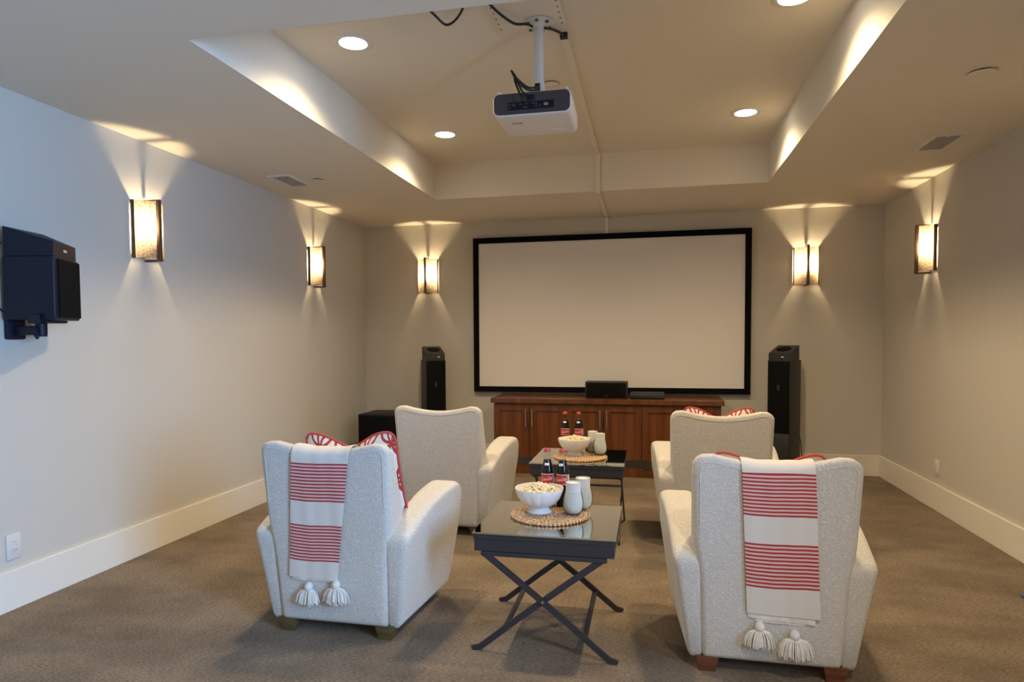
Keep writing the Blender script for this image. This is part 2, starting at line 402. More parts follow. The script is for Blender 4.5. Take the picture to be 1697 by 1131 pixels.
wn = struct(MB().box((XR, WY0, WZ0), (XR + .06, WY0 + .05, WZ1)).box((XR, WY1 - .05, WZ0), (XR + .06, WY1, WZ1)).box((XR, WY0 + .05, WZ0), (XR + .06, WY1 - .05, WZ0 + .05))
            .box((XR, WY0 + .05, WZ1 - .05), (XR + .06, WY1 - .05, WZ1)).obj('window_1', M['trim'], smooth=False), 'window behind the camera')
MB().add([(XR + .03, WY0, WZ0), (XR + .03, WY1, WZ0), (XR + .03, WY1, WZ1), (XR + .03, WY0, WZ1)], [(0, 1, 2, 3)]).obj('window_pane', M['pane'], wn, smooth=False)

# ------------------------------------------------------------------ recessed lights
def make_downlight():
    t = thing('recessed_light', '', 'ceiling light')
    MB().lathe([(.068, -.001), (.069, -.006), (.088, -.007), (.096, -.003), (.096, 0)], 40, cap=False).obj('trim_ring', M['metal_white'], t)
    ln = MB().lathe([(.0685, -.0035), (.05, -.0042), (.001, -.0045)], 40, cap=False).obj('lens', emit('lens_glow', (1, .93, .80), LENS_E), t)
    tag(ln, 'glowing white lens')
    d = bpy.data.lights.new('downlight', 'SPOT'); d.energy = SPOT_W; d.color = WARM; d.spot_size = math.radians(149); d.spot_blend = 1.0; d.shadow_soft_size = .06
    o = bpy.data.objects.new('light_source', d); COL.objects.link(o); o.parent = t; o.location = (0, 0, -.075)
    return t
dl = make_downlight()
for i, (x, y, lb) in enumerate(((-1.445, 3.045, 'lit recessed ceiling light in the tray nearest the left armchairs and projector cables'),
                                (-1.445, 4.52, 'lit recessed ceiling light left of the hanging projector, far end of the tray'),
                                (.607, 4.53, 'lit recessed ceiling light right of the hanging projector, far end of the tray'),
                                (.607, 3.06, 'lit recessed ceiling light cut off by the top edge of the photo'),
                                (.60, .75, 'added unseen recessed ceiling light in the soffit right of the camera'),  # added out of view to warm the back of the front right armchair
                                (.6, -.9, 'added unseen recessed ceiling light behind the camera, right side'),  # this and the following lights are added out of view for warm bounce
                                (.6, -2.3, 'added unseen recessed ceiling light far behind the camera, right side'),
                                (-1.4, -2.3, 'added unseen recessed ceiling light far behind the camera, left side'))):
    o = dl if i == 0 else dup(dl, (0, 0, 0))
    o.location = (x, y, TZ if y > 2 else H); o['label'] = lb; o['group'] = 'recessed lights in the ceiling tray'

# ------------------------------------------------------------------ wall sconces (local +y points out of the wall)
def make_sconce():
    t = thing('wall_sconce', '', 'wall lamp')
    mb = MB(); n = 28
    outer = [(.105 * math.cos(a), .005 + .085 * math.sin(a)) for a in [PI * i / n for i in range(n + 1)]]
    inner = [(.102 * math.cos(a), .005 + .082 * math.sin(a)) for a in [PI * i / n for i in range(n + 1)]]
    mb.add([(x, y, z) for z in (-.165, .165) for x, y in outer], [(i, i + 1, n + 2 + i, n + 1 + i) for i in range(n)])
    sh = mb.obj('shade', M['shade'], t); tag(sh, 'glowing speckled mica shade')
    MB().box((-.010, .088, -.182), (.010, .112, .182), .002).box((-.010, .005, .172), (.010, .090, .182), .001).box((-.010, .005, -.182), (.010, .090, -.172), .001).obj('front_strap', M['sconce_bronze'], t)
    for sx in (-1, 1): MB().box((sx * .1055 - .0035, .004, -.168), (sx * .1055 + .0035, .026, .168), .001).obj('side_frame', M['sconce_bronze'], t)
    for sz in (-.15, .15): MB().box((-.108, .001, sz - .006), (.108, .006, sz + .006), .001).obj('frame_bracket', M['sconce_bronze'], t)
    MB().box((-.055, 0, -.10), (.055, .012, .10), .002).obj('back_plate', M['sconce_bronze'], t)
    MB().lathe([(.040, -.172), (.042, -.168), (.040, -.164), (.021, -.158), (.021, -.03), (.014, -.018)], 16, c=(0, .048, 0)).obj('socket', M['socket'], t)
    bm = bmesh.new(); bmesh.ops.create_icosphere(bm, subdivisions=2, radius=.019); bm.verts.index_update()
    vs = [(v.co.x, v.co.y + .048, v.co.z * 1.5 + .018) for v in bm.verts]; fs = [[v.index for v in f.verts] for f in bm.faces]; bm.free()
    area = 4 * PI * .019 ** 2 * 1.3
    be = emit('bulb_glow', WARM, BULB_W / (PI * area))
    tag(MB().add(vs, fs).obj('bulb', be, t), 'glowing bulb')
    return t
sc = make_sconce()
for i, (x, y, rz, lb) in enumerate(((XL, 3.34, -PI / 2, 'lit bronze and mica wall sconce nearest the wall mounted speaker'),
                                    (XL, 5.32, -PI / 2, 'lit bronze and mica wall sconce far along the left wall, near the corner'),
                                    (-2.235, YB, PI, 'lit bronze and mica wall sconce left of the projection screen'),
                                    (1.39, YB, PI, 'lit bronze and mica wall sconce right of the projection screen'),
                                    (XR, 5.39, PI / 2, 'lit bronze and mica wall sconce on the right hand wall'),
                                    (XR, 3.34, PI / 2, 'lit bronze and mica wall sconce of the right wall beyond the photo edge'))):
    o = sc if i == 0 else dup(sc, (0, 0, 0))
    o.location = (x, y, 1.912); o.rotation_euler = (0, 0, rz); o['label'] = lb; o['group'] = 'wall sconces around the room'

# ------------------------------------------------------------------ ceiling vents, sprinkler covers, outlets
def vent(loc, sx, sy, label):
    t = thing('ceiling_vent', label, 'air vent', loc, group='air vents in the soffit')
    b = .022
    MB().box((-sx / 2, -sy / 2, -.008), (-sx / 2 + b, sy / 2, 0)).box((sx / 2 - b, -sy / 2, -.008), (sx / 2, sy / 2, 0)).box((-sx / 2 + b, -sy / 2, -.008), (sx / 2 - b, -sy / 2 + b, 0)).box((-sx / 2 + b, sy / 2 - b, -.008), (sx / 2 - b, sy / 2, 0)).obj('vent_frame', M['metal_white'], t, smooth=False)
    MB().box((-sx / 2 + b, -sy / 2 + b, -.0012), (sx / 2 - b, sy / 2 - b, -.0002)).obj('backing', M['slot'], t, smooth=False)
    mb = MB(); n = 13
    for i in range(n):
        y = -sy / 2 + b + (sy - 2 * b) * (i + .5) / n
        mb.add([(-sx / 2 + b, y - .0055, -.0020), (sx / 2 - b, y - .0055, -.0020), (sx / 2 - b, y + .0045, -.0042), (-sx / 2 + b, y + .0045, -.0042)], [(0, 1, 2, 3)])
    mb.obj('slats', M['vent_grey'], t, smooth=False)
    MB().box((-.02, -sy / 2 + .006, -.016), (-.012, -sy / 2 + .012, -.006)).obj('lever', M['metal_white'], t, smooth=False)
vent((-2.603, 4.40, H), .175, .345, 'white slatted air vent in the soffit above the left wall')
vent((1.712, 4.437, H), .180, .335, 'white slatted air vent in the soffit near the right wall')
def cover(loc, r, label):
    t = thing('sprinkler_cover', label, 'sprinkler cover', loc, group='round sprinkler covers')
    MB().lathe([(r * .8, -.006), (r * .8, 0)], 32).obj('recess', M['slot'], t)
    MB().lathe([(r, -.007), (r, -.010), (r * .96, -.011), (.001, -.0112)], 36).obj('cover_plate', M['ceiling'], t)
cover((-2.39, 4.413, H), .042, 'small round white cover beside the left ceiling vent')
cover((1.443, 3.314, H), .056, 'round flat cover in the soffit at the upper right of the photo')
cover((-.565, 3.77, TZ), .045, 'round flat ceiling cover just behind the projector pole')

def outlet():
    t = thing('wall_outlet', 'white double power outlet low on the left wall', 'outlet', (XL, 2.461, .297), -PI / 2)
    MB().box((-.036, 0, -.059), (.036, .007, .059), .003).obj('cover_plate', M['white'], t)
    MB().box((-.017, .006, -.034), (.017, .0085, .034), .001).obj('receptacle', M['white'], t)
    for z in (-.019, .019):
        mb = MB(); mb.box((-.008, .0083, z - .001), (-.006, .009, z + .007)).box((.005, .0083, z - .001), (.007, .009, z + .006)).lathe([(.0022, 0), (.0022, .0006)], 8, c=(0, .0085, z - .009))
        mb.obj('socket', M['ink'], t, smooth=False)
outlet()
t = thing('wall_plate', 'white blank wall plate low on the right wall', 'wall plate', (XR, 5.205, .312), PI / 2)
MB().box((-.036, 0, -.057), (.036, .007, .057), .003).obj('cover_plate', M['white'], t)
MB().box((-.017, .006, -.034), (.017, .009, .034), .001).obj('insert', M['white'], t)

# ------------------------------------------------------------------ projection screen
t = thing('projection_screen', 'large white fixed projection screen in a wide black frame', 'projection screen', (-.414, YB, .731))
s0, s1, z0, z1, fw = -1.3295, 1.3295, 0, 1.5425, .055
def frame_bar(pts): return MB().prism(pts, 'y', -.05, -.003)
mb = MB()
for pts in (((s0, z0), (s1, z0), (s1 - fw, z0 + fw), (s0 + fw, z0 + fw)), ((s0, z1), (s0 + fw, z1 - fw), (s1 - fw, z1 - fw), (s1, z1)),
            ((s0, z0), (s0 + fw, z0 + fw), (s0 + fw, z1 - fw), (s0, z1)), ((s1, z0), (s1, z1), (s1 - fw, z1 - fw), (s1 - fw, z0 + fw))):
    mb.prism(pts, 'y', -.05, -.003)
tag(mb.obj('frame', M['velvet'], t, smooth=False), 'black velvet frame')
MB().box((s0 + .03, -.036, z0 + .03), (s1 - .03, -.03, z1 - .03)).obj('screen_fabric', M['screen'], t, smooth=False)

# ------------------------------------------------------------------ cabinets and worktop
CX0, CX1, CYF, CZ = -1.432, .6136, 5.885, .712
DW = (CX1 - CX0) / 6
def door_mb(w, h):
    st = .058; mb = MB()
    mb.box((0, -.020, 0), (st, 0, h), .0015).box((w - st, -.020, 0), (w, 0, h), .0015)
    mb.box((st, -.020, 0), (w - st, 0, st), .0015).box((st, -.020, h - st), (w - st, 0, h), .0015)
    return mb
def make_cabinet(i):
    lb = ('cherry wood cabinet under the left end of the long worktop', 'middle cherry wood cabinet behind the cola bottles of the far table', 'cherry wood cabinet at the right end, partly behind the far right armchair')[i]
    t = thing('media_cabinet', lb, 'cabinet', (CX0 + 2 * DW * i, CYF, 0), group='cherry cabinets below the screen')
    W2 = 2 * DW
    MB().box((.0005, .021, .158), (W2 - .0005, YB - T - .003 - CYF, CZ - .046)).obj('carcass', M['wood'], t, smooth=False)
    MB().box((.0005, .035, 0), (W2 - .0005, .055, .085)).obj('plinth', M['wood'], t, smooth=False)
    MB().box((.0005, .30, .0), (W2 - .0005, .32, .158)).obj('base_support', M['trim'], t, smooth=False)
    h = CZ - .046 - .012 - .162
    for k in (0, 1):
        d = door_mb(DW - .004, h).obj('door', M['wood'], t, smooth=False, loc=(k * DW + .002, .020, .162))
        MB().box((.054, -.008, .054), (DW - .058, -.002, h - .054)).obj('panel', M['wood'], d, smooth=False)
        hx = DW - .004 - .028 if k == 0 else .028
        hz = h - .205
        mb = MB().tube([(hx, -.050, hz), (hx, -.050, hz + .165)], .0055, 10)
        for zz in (hz + .025, hz + .14): mb.tube([(hx, -.020, zz), (hx, -.050, zz)], .004, 8)
        tag(mb.obj('handle', M['nickel'], d), 'brushed nickel bar handle')
    return t
for i in range(3): make_cabinet(i)
tag(MB().box((CX0 - .024, CYF - .025, CZ - .044), (CX1 + .022, YB - .003, CZ), .003).obj('worktop', M['wood'], smooth=False), 'long cherry wood worktop over the cabinets below the screen', 'worktop')

t = thing('center_speaker', 'small black center speaker on the worktop in front of the screen', 'speaker', (-.392, 5.98, CZ))
MB().box((-.192, 0, 0), (.192, .20, .150), .004).obj('enclosure', M['satin'], t)
MB().box((-.178, -.012, .010), (.178, 0.0, .142), .004).obj('grille', M['grille'], t)
MB().box((-.012, -.0135, .02), (.012, -.0118, .026)).obj('badge', M['dark_panel'], t, smooth=False)
t = thing('disc_player', 'slim black disc player on the worktop right of the center speaker', 'disc player', (-.022, 5.97, CZ))
MB().box((-.153, 0, .006), (.153, .20, .050), .003).obj('case', M['black'], t)
MB().box((-.150, -.003, .030), (.150, 0, .047)).obj('top_strip', M['dark_panel'], t, smooth=False)
MB().box((-.150, -.003, .010), (.150, 0, .027)).obj('display', M['glass_edge'], t, smooth=False)
for x in (-.12, .12):
    for y in (.03, .17): MB().lathe([(.012, 0), (.012, .007)], 12, c=(x, y, 0)).obj('foot', M['black'], t)
t = thing('coiled_cable', 'thin black cable running along the base of the cabinets', 'cable', (0, 0, 0))
MB().tube(smoothpath([(.02, 5.86, .16), (.0, 5.83, .12), (-.06, 5.82, .085), (-.02, 5.84, .09), (.10, 5.83, .088), (.22, 5.84, .092), (.3, 5.86, .15)], 8), .004, 6).obj('cord', M['cable'], t)

# ------------------------------------------------------------------ tower speakers and subwoofer
def make_tower():
    t = thing('tower_speaker', '', 'speaker')
    MB().box((-.098, 0, .012), (.098, .265, 1.062), .004).obj('enclosure', M['satin'], t)
    tag(MB().box((-.092, -.014, .43), (.092, 0, 1.054), .004).obj('grille', M['grille'], t), 'black cloth grille')
    MB().box((-.092, -.010, .03), (.092, 0, .424), .003).obj('lower_panel', M['satin'], t)
    MB().box((-.010, -.0155, .80), (.010, -.0138, .85), .0005).obj('badge', M['satin'], t, smooth=False)
    MB().box((-.11, -.01, 0), (.11, .275, .014), .003).obj('base_plate', M['black'], t)
    return t
def make_module():
    t = thing('angled_speaker', '', 'speaker')
    prof = [(-.004, 0), (.235, 0), (.235, .128), (.225, .130), (-.004, .062)]
    tag(MB().prism(prof, 'x', -.090, .090).obj('enclosure', M['satin'], t, smooth=False), 'wedge shaped black case')
    sl = math.atan2(.130 - .062, .229)
    def tf(p): return Vector((p[0], .112 + p[1] * math.cos(sl) - p[2] * math.sin(sl), .0965 + p[1] * math.sin(sl) + p[2] * math.cos(sl)))
    mb = MB(); mb.lathe([(.062, .0), (.062, .003), (.056, .004), (.054, .001), (.030, -.001), (.012, .002), (.001, .004)], 32); mb.v = [tuple(tf(p)) for p in mb.v]
    mb.obj('driver', M['grille'], t)
    MB().box((.018, -.0055, .026), (.040, -.0035, .035)).obj('badge', M['badge'], t, smooth=False)
    return t
TA = math.radians(30)
tw = make_tower(); tw.location = (-2.03, 5.98, 0); tw.rotation_euler = (0, 0, TA); tw['label'] = 'tall black tower speaker left of the screen beside the subwoofer'; tw['group'] = 'tower speakers'
dup(tw, (1.10, 5.99, 0), -TA, 'tall black tower speaker right of the screen near the corner')
md = make_module(); md.location = (-2.03, 5.98, 1.062); md.rotation_euler = (0, 0, TA); md['label'] = 'wedge shaped black speaker on top of the left tower speaker'; md['group'] = 'angled height speakers'
dup(md, (1.10, 5.99, 1.062), -TA, 'wedge shaped black speaker on top of the right tower speaker')
t = thing('speaker_wire', 'thin dark wire hanging behind the right tower speaker', 'cable')
MB().tube(smoothpath([(1.31, 6.2, .42), (1.335, 6.22, .30), (1.345, 6.22, .15), (1.335, 6.2, .02), (1.30, 6.2, .006)], 6), .0035, 6).obj('cord', M['cable'], t)
t = thing('subwoofer', 'black cube subwoofer on the floor in the left corner', 'subwoofer', (-2.535, 5.75, 0))
MB().box((-.205, 0, .02), (.205, .42, .547), .006).obj('enclosure', M['black'], t)
MB().box((-.193, -.012, .035), (.193, 0, .535), .004).obj('grille', M['grille'], t)
for x in (-.17, .17):
    for y in (.04, .38): MB().lathe([(.02, 0), (.024, .021)], 14, c=(x, y, 0)).obj('foot', M['black'], t)

# ------------------------------------------------------------------ speaker on the left wall
P1, P2, P3, P4 = (-2.908, 2.428), (-2.667, 2.479), (-2.780, 2.722), (-2.918, 2.66)
def rounded_plan(pts, r, n=4):
    out = []; N = len(pts)
    for i in range(N):
        a, b, c = Vector(pts[i - 1]), Vector(pts[i]), Vector(pts[(i + 1) % N])
        p = b + (a - b).normalized() * r; q = b + (c - b).normalized() * r
        for k in range(n + 1):
            u = k / n; out.append(tuple(p * (1 - u) ** 2 + b * 2 * u * (1 - u) + q * u * u))
    return out
t = thing('wall_speaker', 'black box speaker mounted high on the left wall', 'speaker')
pl = rounded_plan([P1, P2, P3, P4], .016)
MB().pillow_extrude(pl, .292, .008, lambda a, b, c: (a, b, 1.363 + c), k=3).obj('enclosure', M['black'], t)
v2, v3 = Vector(P2), Vector(P3); dd = (v3 - v2).normalized(); nn = Vector((dd.y, -dd.x))
q = [v2 + dd * .030 + nn * .000, v3 - dd * .012 + nn * .000, v3 - dd * .012 + nn * .007, v2 + dd * .030 + nn * .007]
MB().prism([tuple(x) for x in q], 'z', 1.375, 1.645).obj('grille', M['grille'], t, smooth=False)
t = thing('height_speaker', 'wedge shaped black speaker on top of the wall mounted speaker', 'speaker')
q1, q2, q3, q4 = Vector((-2.897, 2.435)), Vector((-2.672, 2.482)), Vector((-2.775, 2.70)), Vector((-2.905, 2.645))
vs = [(*q1, 1.656), (*q2, 1.656), (*q3, 1.656), (*q4, 1.656), (*q1, 1.792), (*q2, 1.722), (*q3, 1.722), (*q4, 1.785)]
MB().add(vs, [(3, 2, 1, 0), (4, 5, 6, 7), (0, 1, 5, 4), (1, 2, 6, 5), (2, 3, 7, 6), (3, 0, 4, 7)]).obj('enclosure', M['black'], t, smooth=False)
d2 = (q3 - q2).normalized(); n2 = Vector((d2.y, -d2.x)); a = q2 + d2 * .105; b = q2 + d2 * .135
MB().prism([tuple(a), tuple(b), tuple(b + n2 * .003), tuple(a + n2 * .003)], 'z', 1.683, 1.694).obj('badge', M['badge'], t, smooth=False)
t = thing('speaker_bracket', 'black swivel bracket holding the speaker on the left wall', 'bracket')
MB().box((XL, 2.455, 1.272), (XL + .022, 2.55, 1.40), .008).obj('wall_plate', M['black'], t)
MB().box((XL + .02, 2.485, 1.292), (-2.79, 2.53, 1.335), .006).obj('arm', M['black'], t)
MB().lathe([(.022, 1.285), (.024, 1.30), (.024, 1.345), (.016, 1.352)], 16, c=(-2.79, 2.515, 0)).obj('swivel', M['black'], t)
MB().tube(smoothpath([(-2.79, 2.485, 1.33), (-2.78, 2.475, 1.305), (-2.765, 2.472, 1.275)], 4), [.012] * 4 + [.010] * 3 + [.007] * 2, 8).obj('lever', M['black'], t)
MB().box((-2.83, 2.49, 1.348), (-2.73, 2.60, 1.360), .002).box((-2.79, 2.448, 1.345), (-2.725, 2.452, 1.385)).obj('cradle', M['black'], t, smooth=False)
t = thing('speaker_cable', 'thin dark wire looping behind the wall mounted speaker', 'cable')
MB().tube(smoothpath([(-2.90, 2.43, 1.72), (-2.93, 2.40, 1.64), (-2.932, 2.38, 1.55), (-2.93, 2.40, 1.46), (-2.93, 2.45, 1.40)], 6), .0035, 6).obj('cord', M['cable'], t)

# ------------------------------------------------------------------ projector, mount, raceway, cables
PX, PY = -.5125, 2.85
t = thing('projector', 'white ceiling projector hanging in the tray, dark rear panel with ports', 'projector', (PX, PY, 2.247))
def rrect(x0, x1, z0, z1, r, n=5):
    out = []
    for cx, cz, a0 in ((x1 - r, z0 + r, -PI / 2), (x1 - r, z1 - r, 0), (x0 + r, z1 - r, PI / 2), (x0 + r, z0 + r, PI)):
        for k in range(n + 1): a = a0 + PI / 2 * k / n; out.append((cx + r * math.cos(a), cz + r * math.sin(a)))
    return out
MB().pillow_extrude(rrect(-.1765, .1765, 0, .103, .027), .298, .010, lambda a, b, c: (a * (1 - .04 * c / .298), c, b), k=4).obj('shell', M['white'], t)
tag(MB().prism(rrect(-.169, .169, .007, .097, .023), 'y', -.003, .004).obj('rear_panel', M['dark_panel'], t, smooth=False), 'dark grey rear panel')
pp = MB().prism(rrect(-.108, .100, .024, .058, .004), 'y', -.0045, .0).obj('port_strip', M['black'], t, smooth=False)
mb = MB()
for z in (.034, .048): mb.lathe([(.005, 0), (.005, .002)], 12); mb.v[-24:] = [(v[0] - .100, -.0045 - v[2], v[1] + z) for v in mb.v[-24:]]
mb.box((-.088, -.0065, .040), (-.072, -.0045, .050)).box((-.060, -.0065, .046), (-.040, -.0045, .050)).box((-.036, -.0065, .030), (-.018, -.0045, .037))
mb.box((-.028, -.0065, .045), (-.014, -.0045, .052)).box((.002, -.0065, .046), (.016, -.0045, .052)).box((.018, -.0065, .032), (.026, -.0045, .040)).box((.018, -.0065, .043), (.026, -.0045, .051)).box((.034, -.0065, .033), (.042, -.0045, .041))
mb.obj('sockets', M['dark_panel'], t, smooth=False)
MB().prism([(.054, .041), (.058, .035), (.072, .035), (.076, .041), (.072, .047), (.058, .047)], 'y', -.0062, -.0045).obj('serial_port', M['nickel'], t, smooth=False)
MB().box((-.020, -.0065, .062), (.014, -.0025, .086), .001).obj('power_socket', M['black'], t)
for x in (-.150, .150): MB().lathe([(.011, .101), (.011, .113), (.007, .115)], 14, c=(x, .022, 0)).obj('foot', M['white'], t)
vs, fs = text_mesh('BenQ', .014, bold=.012)
tag(MB().add([(-.083 - x, .098 + y * 1.5, -.0006) for x, y in vs], fs).obj('logo', M['ink'], t, smooth=False), 'dark brand lettering')
MB().box((.055, .205, -.001), (.125, .270, .004), .001).box((.078, .210, -.0025), (.100, .216, .002), .0005).obj('hatch', M['metal_white'], t)
mb = MB()
for x, y in ((.06, .06), (.075, .055), (.09, .06), (.10, .075), (.05, .075), (.075, .075)): mb.lathe([(.004, -.0012), (.004, .002)], 10, c=(x, y, 0))
mb.box((-.022, .02, -.0008), (-.006, .026, .001)).obj('buttons', M['metal_white'], t)
PZ = TZ
t = thing('projector_mount', 'white ceiling pole mount carrying the projector', 'projector mount', (-.508, 3.02, 2.351))
MB().lathe([(.0235, .075), (.0235, .365)], 28).obj('pole', M['metal_white'], t)
MB().lathe([(.029, .045), (.029, .085)], 28).obj('clamp', M['metal_white'], t)
MB().box((-.014, -.032, .048), (.010, -.02, .084)).obj('cable_slot', M['black'], t, smooth=False)
MB().lathe([(.019, .008), (.019, .05)], 20).obj('neck', M['metal_white'], t)
mb = MB()
for sx in (-1, 1):
    for sy in (-1, 1): mb.tube([(0, 0, .020), (sx * .055, sy * .05, .008), (sx * .075, sy * .07, .001)], .005, 6)
mb.box((-.03, -.03, .001), (.03, .03, .009), .002).obj('spider', M['metal_white'], t)
MB().lathe([(.070, .368), (.070, .363), (.045, .358), (.028, .345), (.028, .335)], 36, cap=False).obj('ceiling_flange', M['metal_white'], t)
for a in (-2.5, -1.57, -.64, .6, 1.57, 2.5): MB().lathe([(.008, .353), (.008, .362)], 8, c=(.055 * math.cos(a), .055 * math.sin(a), 0)).obj('screw', M['steel'], t)
t = thing('mounting_board', 'flat pale board screwed to the tray ceiling above the projector', 'mounting board', (-.545, 2.86, TZ))
MB().box((-.16, -.24, -.015), (.155, .23, -.0005), .001).obj('board', M['ceiling'], t, smooth=False)
for x in (-.147, .142):
    for k in range(5): MB().lathe([(.0045, -.0165), (.0045, -.014)], 8, c=(x, -.02 + k * .051, 0)).obj('screw', M['steel'], t)

t = thing('cable_raceway', 'pale raceway running from the projector over the soffit to the screen', 'raceway')
RX, rw, rd = -.412, .018, .017
def run(lo, hi): return MB().box(lo, hi, .0015)
RB = -.421
run((RX - rw, 3.19, TZ - rd), (RX + rw, TY1 - rd, TZ - .0005)).obj('ceiling_run', M['ceiling'], t, smooth=False)
run((RX - rw, TY1 - rd, H - .001), (RX + rw, TY1 - .0005, TZ - .0005)).obj('tray_drop', M['ceiling'], t, smooth=False)
run((RX - rw, TY1 - rd, H - rd), (RX + rw, YB - .0005, H - .0005)).obj('soffit_run', M['ceiling'], t, smooth=False)
run((RX - rw, YB - rd, 2.276), (RX + rw, YB - .0005, H - rd)).obj('wall_run', M['ceiling'], t, smooth=False)
for y in (3.62, 4.12, 4.62, 5.0): run((RX - rw - .002, y - .012, TZ - rd - .002), (RX + rw + .002, y + .012, TZ - .0005)).obj('coupling', M['ceiling'], t, smooth=False)
run((RX - rw - .002, TY1 - rd - .002, TZ - .045), (RX + rw + .002, TY1 - .0005, TZ - .002)).obj('coupling', M['ceiling'], t, smooth=False)
run((RX - rw - .002, TY1 - rd - .002, H - rd - .002), (RX + rw + .002, TY1 - .0005, H + .035)).obj('coupling', M['ceiling'], t, smooth=False)
run((RX - rw - .002, YB - rd - .002, H - .05), (RX + rw + .002, YB - .0005, H - .002)).obj('coupling', M['ceiling'], t, smooth=False)
tag(MB().tube(smoothpath([(-1.02, 2.55, 2.734), (-.985, 2.70, 2.725), (-.94, 2.80, 2.70), (-.905, 2.86, 2.68), (-.85, 2.84, 2.69), (-.80, 2.79, 2.72), (-.77, 2.70, 2.728), (-.76, 2.6, 2.732)], 8), .0055, 8).obj('ceiling_cable', M['cable']), 'black cable sagging from the tray ceiling left of the projector', 'cable')
tag(MB().tube(smoothpath([(-.75, 2.60, 2.715), (-.70, 2.72, 2.71), (-.66, 2.84, 2.70), (-.61, 2.945, 2.695), (-.555, 2.965, 2.695), (-.53, 2.985, 2.69)], 8), .006, 8).obj('ceiling_cable', M['cable']), 'black cable crossing the ceiling board to the pole', 'cable')
tag(MB().tube(smoothpath([(-.48, 3.01, 2.69), (-.45, 3.05, 2.70), (-.42, 3.11, 2.708), (-.412, 3.18, 2.722)], 8), .006, 8).box((-.43, 3.165, 2.712), (-.394, 3.192, 2.735)).obj('ceiling_cable', M['cable']), 'short black cable from the pole into the raceway', 'cable')
for q, (lb, dx) in enumerate((('black cable looping from the pole to the upper projector socket', 0), ('black cable looping from the pole to the lower projector port', .011))):
    end = (-.527, 2.838, 2.327) if q == 0 else (-.530, 2.832, 2.299)
    tag(MB().tube(smoothpath([(-.500, 2.985, 2.42), (-.505, 2.955, 2.405 - dx), (-.535, 2.90, 2.385 - dx), (-.572, 2.86, 2.405 - dx), (-.588, 2.845, 2.424), (-.594 - dx * .5, 2.838, 2.428 + dx), (-.585, 2.828, 2.41), (-.565 - dx, 2.815, 2.375), (-.545, 2.81, 2.335 - dx * 3), end], 8), .0048, 8).obj('projector_cable', M['cable']), lb, 'cable')

# ------------------------------------------------------------------ armchairs
def rear_y(z): return -.095 * z
HW = .283
def top_z(x): return .843 - .036 * max(0, 1 - (x / .235) ** 2) ** 1.2
def back_profile():
    pts = [(.215, .052), (.238, .055), (.250, .075), (.252, .16), (.255, .24), (.259, .32), (.264, .39), (.271, .44), (.278, .48), (.282, .53), (HW, .58), (HW + .002, .70), (HW + .003, .775)]
    cx, cz, r = HW - .047, .789, .05
    for k in range(1, 8): a = PI / 2 * k / 8 * .92; pts.append((cx + r * math.cos(a), cz + r * math.sin(a)))
    for i in range(11, -1, -1): x = .215 * i / 11; pts.append((x, top_z(x)))
    return pts + [(-x, z) for x, z in pts[-2::-1]]
BACKP = back_profile()
def thick(z): return .062 + .105 * max(0, min(1, (.83 - z) / .29))
def make_armchair(leg_mat):
    t = thing('armchair', '', 'armchair')
    def mp(a, b, c):
        return (a, rear_y(b) + c / .11 * thick(b), b)
    MB().pillow_extrude(BACKP, .11, .028, mp, k=5, inner=(.86, .7, .5, .3, .12)).obj('backrest', M['sherpa'], t)
    # welt seam following the outline on the rear face
    inset = []
    n = len(BACKP)
    for i in range(n):
        d = Vector(BACKP[(i + 1) % n]) - Vector(BACKP[i - 1]); d.normalize(); nr = Vector((-d.y, d.x))
        p = Vector(BACKP[i]) + nr * .025
        if p.y > .56: inset.append((p.x, rear_y(p.y) + .0005, p.y))
    MB().tube(inset, .0024, 6).obj('seam', M['sherpa'], t)
    # arms: side outline in (y, z)
    prof = [(.022, .052), (.004, .075), (-.012, .25), (-.030, .405), (-.032, .428), (-.025, .446), (-.005, .462)]
    for k in range(1, 13):
        u = k / 12; prof.append((-.005 * (1 - u) ** 2 + .24 * 2 * u * (1 - u) + .52 * u * u, .462 * (1 - u) ** 2 + .562 * 2 * u * (1 - u) + .566 * u * u))
    for k in range(1, 9):
        a = PI / 2 * (1 - k / 8); prof.append((.535 + .068 * math.cos(a), .500 + .066 * math.sin(a)))
    prof += [(.602, .42), (.592, .28), (.575, .14), (.560, .075), (.540, .052)]
    for s in (1, -1):
        def mpa(y, z, c, s=s):
            u = c / .10; fy = max(0, min(1, y / .6)); fz = max(0, min(1, (z - .05) / .40))
            out_r = .292 + .062 * fz; out_f = .342 + .056 * fz
            xo = out_r + (out_f - out_r) * fy ** 1.2; xi = .240
            return (s * (xi + (xo - xi) * u), y, z)
        MB().pillow_extrude(prof, .10, .026, mpa, k=5, inner=(.85, .65, .4, .2)).obj('arm', M['sherpa'], t)
    MB().box((-.245, .03, .060), (.245, .545, .27), .03, k=4).obj('seat_base', M['sherpa'], t)
    MB().box((-.238, .09, .262), (.238, .575, .40), .05, k=5).obj('seat_cushion', M['sherpa'], t)
    for x in (-.225, .225):
        for y in (.045, .475):
            def tf(p, x=x, y=y):
                k = .72 + .28 * p[2] / .06; return Vector((x + p[0] * k, y + p[1] * k, p[2]))
            MB().box((-.042, -.042, 0), (.042, .042, .061), .003, tf=tf).obj('leg', leg_mat, t)
    return t
GA = 'cream armchairs facing the screen'
chA = make_armchair(M['leg_wood']); chA.location = (-1.31, 2.485, 0); chA['label'] = 'cream sherpa armchair at front left with a striped throw over its back'; chA['group'] = GA
chB = dup(chA, (.44, 2.485, 0), 0, 'cream sherpa armchair at front right with a striped throw over its back')
chC = dup(chA, (-1.315, 3.95, 0), 0, 'cream sherpa armchair at far left in front of the subwoofer, no throw')
